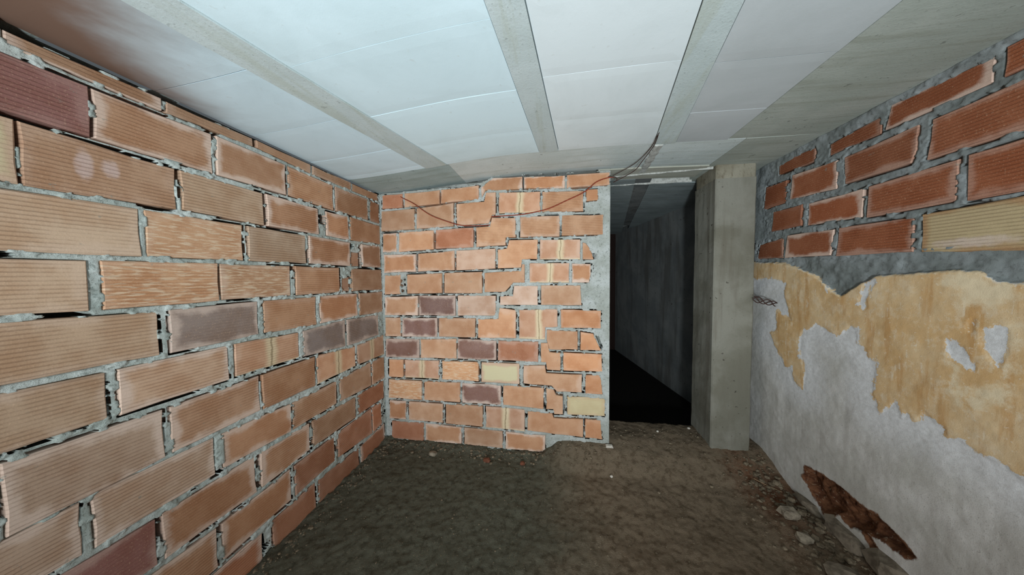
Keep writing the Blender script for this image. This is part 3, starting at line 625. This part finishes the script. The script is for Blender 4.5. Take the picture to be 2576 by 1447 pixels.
wl = relief('wall_left', pl_left, -.28, 2.03, -.12, 2.045, .004, joints(LEFT, VOID_LEFT, 1), M['mortar'], .16, open_below=-.036)
tag(wl, 'left wall of large ribbed orange bricks in pale grey mortar', 'wall', kind='structure')
lay(LEFT, pl_left, wl, False, tones={'ot': (190, 164, 140), 'tb': (192, 164, 142), 'tx': (190, 156, 130), 'o': (182, 142, 112), 'b': (182, 140, 110), 'p': (142, 128, 122), 'pr': (146, 104, 98), 's': (190, 150, 118), 'h': (184, 146, 122)}, ribs=.6)

def jamb(U, V, H, d):
    n = fbm(U*40, V*40, 6); k = sm(.255, .30, U+.03*(fbm(U*9, V*9, 4)-.5))
    H = np.where(d > .004, H*(1-k)+k*(-.0005+.006*(n-.5)), H)
    return np.where((d <= .004) & (d > -.004) & (n > .52), H*(1-k)+k*.004, H)
wb = relief('wall_back', pl_back, -1.41, .374, -.10, 2.115, .004, joints(BACK, VOID_BACK, 4, .8, jamb), M['mortar_back'], .14, open_below=-.036)
tag(wb, 'back wall of orange brick ending at the dark doorway', 'wall', kind='structure')
lay(BACK, pl_back, wb, False, gain=(1.0, .985, .99), tones={'p': (138, 108, 98), 'pb': (136, 104, 94)}, ribs=.22)

# right wall: bricks above, old peeling plaster below
rj = joints(RIGHT, (), 8, 1.0, None, .0012)
def top_of_plaster(U):
    p = np.array(sorted(PLASTER_TOP)); return np.interp(U, p[:, 0], p[:, 1])
def d_plaster(U, V): return np.clip(top_of_plaster(U)-V, -.2, .2)
def d_ochre(U, V):
    d = -sdist(U, V, OCHRE)
    for hlt in HOLES: d = np.minimum(d, sdist(U, V, hlt))
    return np.clip(d, -.4, .2)
def d_earth(U, V): return np.clip(np.maximum(-sdist(U, V, CAVITY), .006-np.abs(sdist(U, V, CRACK_BAND))), -.2, .1)
def d_pale(U, V):
    d = np.full(U.shape, -1.0)
    for p in PALES: d = np.maximum(d, -sdist(U, V, p))
    return np.clip(d, -.2, .1)
def h_right(U, V):
    H = rj(U, V); n1 = fbm(U*9, V*9, 2); n2 = fbm(U*55, V*55, 5); n3 = fbm(U*24, V*24, 7)
    t = d_plaster(U, V); strip = (V < 1.452) & (t < 0)
    H = np.where(strip, -.004+(n3-.5)*.016, H)
    p = sm(-.003, .004, t+.016*(n3-.5)); H = H*(1-p)+p*(.012+(n1-.5)*.008+(n2-.5)*.0015)
    H = H+p*.0022*sm(-.002, .003, d_ochre(U, V)+.03*(n3-.5))
    e = sm(-.006, .012, d_earth(U, V)+.02*(n3-.5)); H = H-e*(.045+(n3-.5)*.05)
    topb = sm(.02, .07, V-np.interp(U, [.9, 1.2, 1.75, 2.3], [2.03, 2.02, 2.0, 1.97])+.05*(n1-.5)); H = H*(1-topb)+topb*(.010+(n3-.5)*.02)
    inf = sm(2.10, 2.16, U+.04*(n3-.5))*(V > 1.45); H = np.where(H > -.03, H*(1-inf)+inf*(.004+(n3-.5)*.012), H)
    return H-.03*sm(.10, -.06, V)
wr = relief('wall_right', pl_right, -.5, 2.34, -.10, 2.09, .005, h_right, M['plaster'], .16, {'plaster': d_plaster, 'ochre': d_ochre, 'earth': d_earth, 'pale': d_pale}, True)
tag(wr, 'right wall of red brick above flaking ochre and grey plaster', 'wall', kind='structure')
lay(RIGHT, pl_right, wr, True, gain=(.86, .74, .66), ribs=.6)
rnd = random.Random(21)
for (y, z, ry, rz, rx) in ((1.50, .075, .10, .055, .05), (1.32, .105, .085, .05, .05), (1.13, .07, .095, .07, .06), (1.70, .06, .08, .04, .04), (.92, .06, .10, .06, .06)):
    v, f = lump(rx, ry, rz, rnd, 1); st = mesh('footing_stone', v, f, M['stone'], wr, False); st.location = (XR-.005, y, z)

# ------------------------------------------------------------------ floor
def h_floor(U, V):
    n = fbm(U*5, V*5, 1); n2 = fbm(U*30, V*30, 4); n3 = fbm(U*90, V*90, 8, 3)
    k = sm(-.16, .06, U+.10*(n-.5)); g = np.interp(V, [1.60, 1.80, 1.95, 2.06, 2.30], [0, .03, .115, .15, .168])
    right = .05*sm(1.0, 1.34, U)*sm(.2, 1.2, V)
    z = .004+k*g+np.maximum(right-k*g*.5, 0)+(n-.5)*.03+(n2-.5)*.011+(n3-.5)*.009
    z = z+.022*sm(1.88, 1.98, V)*(1-k)*(.4+n2)+.02*sm(-1.28, -1.38, U)*n2
    return z*(1-sm(2.27, 2.33, V))+sm(2.27, 2.33, V)*.02
fl = relief('floor', lambda U, V, H: (U+0*H, V+0*H, H), -1.42, 1.42, -.6, 2.36, .009, h_floor, M['soil'], .12)
tag(fl, 'uneven bare earth cellar floor', 'floor', kind='structure')
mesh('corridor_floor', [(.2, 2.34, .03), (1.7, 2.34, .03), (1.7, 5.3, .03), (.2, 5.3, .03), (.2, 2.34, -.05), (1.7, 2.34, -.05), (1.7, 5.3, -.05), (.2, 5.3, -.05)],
     [(0, 1, 2, 3), (4, 7, 6, 5), (0, 4, 5, 1), (1, 5, 6, 2), (2, 6, 7, 3), (3, 7, 4, 0)], M['shaded_soil'], fl)['label'] = 'earth floor of the corridor beyond the doorway, blackened for its shade'

def floor_z(x, y): return float(h_floor(np.array([[x]]), np.array([[y]]))[0, 0])

# ------------------------------------------------------------------ corridor behind the doorway
def slab(name, a, b, c, d, th, mat, parent=None):
    """a flat slab from four corner points, thickened by th along its normal"""
    P = [Vector(p) for p in (a, b, c, d)]; n = (P[1]-P[0]).cross(P[3]-P[0]).normalized()*th
    V = P+[p-n for p in P]
    return mesh(name, V, [(0, 1, 2, 3), (7, 6, 5, 4), (0, 4, 5, 1), (1, 5, 6, 2), (2, 6, 7, 3), (3, 7, 4, 0)], mat, parent)
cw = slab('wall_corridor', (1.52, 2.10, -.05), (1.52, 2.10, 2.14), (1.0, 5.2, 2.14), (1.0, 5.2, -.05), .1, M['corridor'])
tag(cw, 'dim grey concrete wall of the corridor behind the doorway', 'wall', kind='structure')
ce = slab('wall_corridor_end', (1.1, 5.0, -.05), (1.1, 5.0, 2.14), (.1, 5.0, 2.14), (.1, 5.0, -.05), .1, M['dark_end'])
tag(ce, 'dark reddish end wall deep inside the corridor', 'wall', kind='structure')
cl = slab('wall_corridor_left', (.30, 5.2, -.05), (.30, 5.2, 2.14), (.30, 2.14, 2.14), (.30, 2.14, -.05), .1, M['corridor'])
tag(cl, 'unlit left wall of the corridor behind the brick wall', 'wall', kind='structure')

# ------------------------------------------------------------------ ceiling: slab, joists, panels between them, concrete edge beams
ceil = slab('ceiling', (-1.5, -.6, 2.16), (-1.5, 5.2, 2.16), (1.6, 5.2, 2.16), (1.6, -.6, 2.16), .08, M['beam'])
tag(ceil, 'ceiling of whitewashed panels between concrete joists', 'ceiling', kind='structure')
def soffit(name, xs0, xs1, y0, y1, drop, mat, step, rough, parent, damp=None):
    """a piece of ceiling between two lines x0(y), x1(y); its underside follows the ceiling height"""
    ny = max(2, int((y1-y0)/step)+1); nx = max(2, int((xs1(y0)-xs0(y0))/step)+1)
    t, yy = np.meshgrid(np.linspace(0, 1, nx), np.linspace(y0, y1, ny), indexing='ij')
    X = xs0(yy)*(1-t)+xs1(yy)*t; Z = zcn(X)-drop+(fbm(X*4+y0, yy*4, 3, 3)-.5)*rough
    edge = np.minimum(np.minimum(t, 1-t)*(xs1(y0)-xs0(y0)), np.minimum(yy-y0, y1-yy)); Z = Z+.0008*(1-sm(0, .006, edge))
    i = np.arange(nx*ny).reshape(nx, ny); co = np.stack([X, yy, Z], -1).reshape(-1, 3)
    q = np.stack([i[:-1, :-1], i[:-1, 1:], i[1:, 1:], i[1:, :-1]], -1).reshape(-1, 4)
    rim = np.concatenate([i[:-1, 0], i[-1, :-1], i[:0:-1, -1], i[0, :0:-1]]); n0 = len(co); k = np.arange(len(rim)); m = len(rim)
    bk = co[rim].copy(); bk[:, 2] = 2.165; co = np.concatenate([co, bk]); q = np.concatenate([q, np.stack([rim, rim[(k+1) % m], n0+(k+1) % m, n0+k], -1)])
    o = mesh(name, co, q, mat, parent, False)
    if damp is not None:
        a = o.data.attributes.new('damp', 'FLOAT', 'POINT'); a.data.foreach_set('value', damp(co[:, 0], co[:, 1]).astype(np.float32))
    return o
def line(p, q): return lambda y: p[0]+(q[0]-p[0])*(y-p[1])/(q[1]-p[1])
G = .003
Aa, Ab = line((-.90, 1.36), (-.842, 1.66)), line((-.765, 1.36), (-.70, 1.66))
Ba, Bb = line((-.13, 1.36), (-.10, 1.66)), line((-.02, 1.36), (.012, 1.66))
Ca, Cb = line((.495, 1.36), (.55, 1.66)), line((.605, 1.36), (.662, 1.66))
Wl, Wr = (lambda y: y*0-1.42), (lambda y: .93+.10*np.sin(y*5)*0+y*0)
sh = lambda f, d: (lambda y: f(y)+d)
def damp(x, y): return np.minimum(.20-(y-.62)*.45-(x+1.42)*.55, .3)
def h_none(x, y): return np.full(np.shape(x), -1.0)
for a, b in ((Aa, Ab), (Ba, Bb), (Ca, Cb)):
    soffit('joist', a, b, -.6, 1.675, .004, M['joist'], .05, .004, ceil)
cuts = [-.6, -.45, -.15, .16, .46, .77, 1.08, 1.385, 1.625, 1.675]
rnd = random.Random(5)
for bi, (a, b) in enumerate(((Wl, Aa), (Ab, Ba), (Bb, Ca), (Cb, Wr))):
    sh_ = (0, .03, -.02, .01)[bi]
    cc = [c if (i == 0 or i >= len(cuts)-2) else c+sh_ for i, c in enumerate(cuts)]
    for y0, y1 in zip(cc[:-1], cc[1:]):
        if bi in (1, 2) and y1 > 1.62 and y0 > 1.6: continue
        if bi == 3 and y0 > 1.6: continue
        if bi and y1 > 1.6: y1 = 1.677
        g = (G, .0012, .0012, G)[bi]
        p = soffit('ceiling_panel', sh(a, G), sh(b, -G), y0+g/2, y1-g/2, rnd.uniform(-.0005, .0008), M['panel'], .035, .0015, ceil, damp)
        base = ((206, 226, 236), (212, 232, 240), (221, 231, 235), (186, 192, 195))[bi]
        k = rnd.uniform(.985, 1.015)*(1.05 if (bi == 0 and y0 > 1.6) else 1)
        p.color = lin(*[min(255, c*k) for c in base])
soffit('edge_beam', (lambda y: y*0-1.42), (lambda y: y*0-.690), 1.682, 2.03, -.003, M['beam'], .03, .004, ceil)['label'] = 'grey blue concrete beam over the left half of the back wall'
soffit('edge_beam', (lambda y: y*0-.689), (lambda y: y*0+1.02), 1.678, 2.03, -.003, M['beam'], .03, .004, ceil)['label'] = 'pale board-marked concrete beam over the right half of the back wall'
soffit('edge_beam', (lambda y: y*0+.933), (lambda y: y*0+1.42), -.6, 1.676, -.002, M['beam'], .03, .008, ceil)['label'] = 'concrete strip along the right wall'
soffit('edge_beam', (lambda y: y*0+1.023), (lambda y: y*0+1.42), 1.678, 2.36, -.002, M['beam'], .03, .006, ceil)['label'] = 'concrete strip over the pillar'
soffit('edge_beam', (lambda y: y*0+.30), (lambda y: y*0+1.02), 2.033, 2.24, .004, M['beam'], .03, .004, ceil)['label'] = 'concrete lintel strip over the doorway'
Da, Db = line((.625, 2.33), (.89, 3.74)), line((.742, 2.33), (.986, 3.76))
soffit('edge_beam', (lambda y: y*0+.25), Da, 2.243, 5.0, .006, M['beam'], .06, .012, ceil)['label'] = 'corridor soffit left of its joist'
soffit('joist', Da, Db, 2.243, 4.2, .002, M['corridor'], .05, .006, ceil)['label'] = 'dark corridor joist'
soffit('edge_beam', Db, (lambda y: y*0+1.55), 2.363, 5.0, .006, M['beam'], .06, .012, ceil)['label'] = 'corridor soffit right of its joist'

def ceiling_bar(name, p, q, w, th, mat, label):
    n = 12; V = []; F = []; rn = random.Random(9); d = (Vector(q)-Vector(p)).normalized(); s = Vector((-d.y, d.x))
    for i in range(n+1):
        c = Vector(p).lerp(Vector(q), i/n); z = zc(c.x); k = rn.uniform(.75, 1.2)
        for a_, h in ((-w/2*k, .03), (-w/2*k, -th*.6), (-w/4, -th*k), (w/4, -th*k), (w/2*k, -th*.6), (w/2*k, .03)):
            V.append((c.x+s.x*a_, c.y+s.y*a_, z+h))
    for i in range(n):
        for k in range(6): F.append((i*6+k, (i+1)*6+k, (i+1)*6+(k+1) % 6, i*6+(k+1) % 6))
    F.append(tuple(range(6))[::-1]); F.append(tuple(range(n*6, n*6+6)))
    mesh(name, V, F, mat, ceil)['label'] = label
ceiling_bar('formwork_ridge', (.40, 2.172), (1.06, 2.068), .012, .012, M['pale_mortar'], 'nearer pale ridge left by the formwork over the doorway')
ceiling_bar('formwork_ridge', (.40, 2.372), (1.04, 2.322), .012, .012, M['pale_mortar'], 'farther pale ridge left by the formwork over the doorway')
ceiling_bar('mortar_strip', (.587, 1.70), (.617, 2.11), .046, .006, M['pale_mortar'], 'pale mortar strip continuing the joist across the beam')
for o in ceil.children:
    if o.name.startswith('joist') and 'label' not in o: o.color = lin(232, 240, 243)
    if o.name.startswith('edge_beam'):
        lb = o['label']
        o.color = lin(192, 208, 211) if 'left half' in lb else lin(196, 200, 194) if ('right wall' in lb or 'pillar' in lb) else (lin(214, 212, 202) if 'lintel' in lb else (lin(170, 178, 182) if 'corridor' in lb else lin(238, 246, 249)))
# ------------------------------------------------------------------ pillar
def pillar(x0, x1, y0, y1, z0, z1):
    per = []; st = .024; r = .008
    cor = [(x0, y0), (x1, y0), (x1, y1), (x0, y1)]
    for i in range(4):
        a = Vector(cor[i]); b = Vector(cor[(i+1) % 4]); n = int((b-a).length/st); d = (b-a).normalized()
        for k in range(n):
            s = r+(k/(n-1))*((b-a).length-2*r); per.append(a+d*s)
    per = [Vector(p) for p in per]; N = len(per); m = int((z1-z0)/.03)+1; V = []; F = []
    cx, cy = (x0+x1)/2, (y0+y1)/2
    for j in range(m):
        z = z0+(z1-z0)*j/(m-1)
        for i, p in enumerate(per):
            d = (p-Vector((cx, cy))).normalized(); k = float(fbm(np.array([i*.9]), np.array([z*3.0]), 2)[0]-.5)*.006+float(fbm(np.array([i*.31]), np.array([z*14.]), 5)[0]-.5)*.005
            V.append((p.x+d.x*k, p.y+d.y*k, z))
    for j in range(m-1):
        for i in range(N): F.append((j*N+i, j*N+(i+1) % N, (j+1)*N+(i+1) % N, (j+1)*N+i))
    F.append(tuple(range(N))[::-1]); F.append(tuple(range((m-1)*N, m*N)))
    return V, F
V_, F_ = pillar(1.060, 1.306, 2.032, 2.310, .05, 2.0)
pil = bpy.data.objects.new('concrete_pillar', None); link(pil); pil.location = (1.18, 2.17, .05)
tag(pil, 'square grey concrete pillar standing right of the dark doorway', 'pillar')
V_ = [(x-1.18, y-2.17, z-.05) for x, y, z in V_]
mesh('shaft', V_, F_, M['pillar'], pil, False)
V_, F_ = pillar(1.064, 1.303, 2.036, 2.306, 1.985, 2.10)
V_ = [(x-1.18, y-2.17, z-.05) for x, y, z in V_]
mesh('collar', V_, F_, M['collar'], pil, False)['label'] = 'rough mortar collar under the ceiling'

# ------------------------------------------------------------------ wires
w = tube('rusty_wire', WIRE1, .0032, M['rust']); tag(w, 'short rusty wire sagging from a joint near the left corner of the back wall', 'wire')
w = tube('rusty_wire', WIRE2, .0036, M['rust']); tag(w, 'long rusty wire rising across the brick to the doorway edge', 'wire')
w = tube('dark_wire', WIRE3, .0022, M['wire']); tag(w, 'upper thin dark wire running from the doorway edge to the ceiling joist', 'wire')
w = tube('dark_wire', WIRE4, .0026, M['wire']); tag(w, 'lower thin dark wire looped at the doorway edge and reaching the joist', 'wire')
tw = bpy.data.objects.new('twisted_wire', None); link(tw); tw.location = TWIST[0]
tag(tw, 'twist of rusty tie wire between pillar and flaking plaster', 'wire')
a, b = Vector((0, 0, 0)), Vector(TWIST[1])-Vector(TWIST[0])
for s in range(3):
    pts = []
    for k in range(15):
        t = k/14; p = a+b*t; ph = s*2.1+t*9
        pts.append(p+Vector((.003*math.sin(ph*1.3), -.006+.006*math.cos(ph), .020*math.sin(ph*.8)*(1-.3*t))))
    tube('strand', pts, .0034, M['wire'], tw, 5, 3)

# ------------------------------------------------------------------ loose pieces on the ground
def piece(name, x, y, rx, ry, rz, mat, label, cat, seed, level=1, rot=0.0, sink=.35):
    v, f = lump(rx, ry, rz, random.Random(seed), level); o = mesh(name, v, f, mat); o.location = (x, y, floor_z(x, y)+rz*(1-sink)); o.rotation_euler = (0, 0, rot)
    return tag(o, label, cat)
piece('brick_fragment', -.508, 1.855, .026, .018, .014, M['clay'], 'small red brick fragment lying below the middle of the back wall', 'rubble', 1)
piece('brick_fragment', -.245, 1.865, .018, .014, .011, M['clay'], 'smaller brown brick fragment nearer the doorway than the red one', 'rubble', 2)
piece('plaster_chip', .372, 1.965, .026, .018, .012, M['white'], 'white plaster chip at the foot of the doorway edge', 'rubble', 3)
piece('white_pebble', .352, 1.79, .009, .008, .007, M['white'], 'lone white pebble on the soil in front of the doorway', 'pebble', 4)
piece('white_pebble', .757, 2.15, .008, .007, .006, M['white'], 'white pebble in the middle of the doorway', 'pebble', 5)
piece('white_pebble', 1.005, 2.22, .010, .008, .006, M['white'], 'white pebble at the left foot of the pillar', 'pebble', 6)
piece('mortar_lump', 1.235, 1.62, .045, .035, .026, M['lump'], 'pale mortar lump on the gravel in front of the wall cavity', 'rubble', 7)
piece('mortar_lump', 1.21, 1.50, .032, .028, .020, M['lump'], 'smaller mortar lump in front of the pale one', 'rubble', 8)
piece('mortar_lump', 1.22, 1.32, .060, .045, .030, M['stone'], 'brown flat mortar lump nearest the viewer by the right wall', 'rubble', 9)
piece('mortar_lump', -.93, 1.86, .030, .022, .014, M['lump'], 'grey mortar crumb by the left corner of the back wall', 'rubble', 10)
tw_ = tube('dry_root', [(x, y, floor_z(x, y)+.006) for x, y in ((1.22, 1.86), (1.25, 1.83), (1.29, 1.80), (1.31, 1.77))], .0022, M['straw'])
tag(tw_, 'thin pale dry root on the soil beside the pillar foot', 'root')

rnd = random.Random(31); GV, GF = [], []
def scatter(n, fx, r0, r1):
    for _ in range(n):
        x, y = fx(); y = min(y, 1.962) if x < .40 else y; x = max(-1.375, min(1.352, x)); r = r0*(r1/r0)**(rnd.random()**2.2)
        v, f = lump(r*rnd.uniform(.8, 1.3), r*rnd.uniform(.8, 1.3), r*.7, rnd, 0); b = len(GV); z = FZ(x, y)+r*.2; an = rnd.uniform(0, 6.28); ca, sa = math.cos(an), math.sin(an)
        GV.extend((x+p.x*ca-p.y*sa, y+p.x*sa+p.y*ca, z+p.z) for p in v); GF.extend(tuple(b+i for i in q) for q in f)
_gx = np.linspace(-1.4, 1.4, 281); _gy = np.linspace(.3, 2.3, 201); _GX, _GY = np.meshgrid(_gx, _gy, indexing='ij'); _GZ = h_floor(_GX, _GY)
def FZ(x, y): return float(_GZ[min(280, max(0, int(round((x+1.4)*100)))), min(200, max(0, int(round((y-.3)*100))))])
scatter(130, lambda: (1.34-abs(rnd.gauss(0, .10)), rnd.uniform(.75, 1.95)), .010, .022)
scatter(900, lambda: (1.36-abs(rnd.gauss(0, .14)), rnd.uniform(.55, 2.0)), .003, .013)
scatter(380, lambda: (rnd.uniform(-1.36, .35), 1.97-abs(rnd.gauss(0, .07))), .003, .012)
scatter(260, lambda: (-1.37+abs(rnd.gauss(0, .06)), rnd.uniform(.7, 1.95)), .003, .009)
scatter(420, lambda: (rnd.uniform(.3, 1.36), 2.2-abs(rnd.gauss(0, .2))), .0025, .008)
scatter(500, lambda: (rnd.uniform(-1.3, 1.3), rnd.uniform(.6, 1.95)), .002, .005)
g = mesh('gravel', GV, GF, M['gravel']); tag(g, 'fine gravel and mortar crumbs strewn along the foot of the walls', 'gravel', kind='stuff')
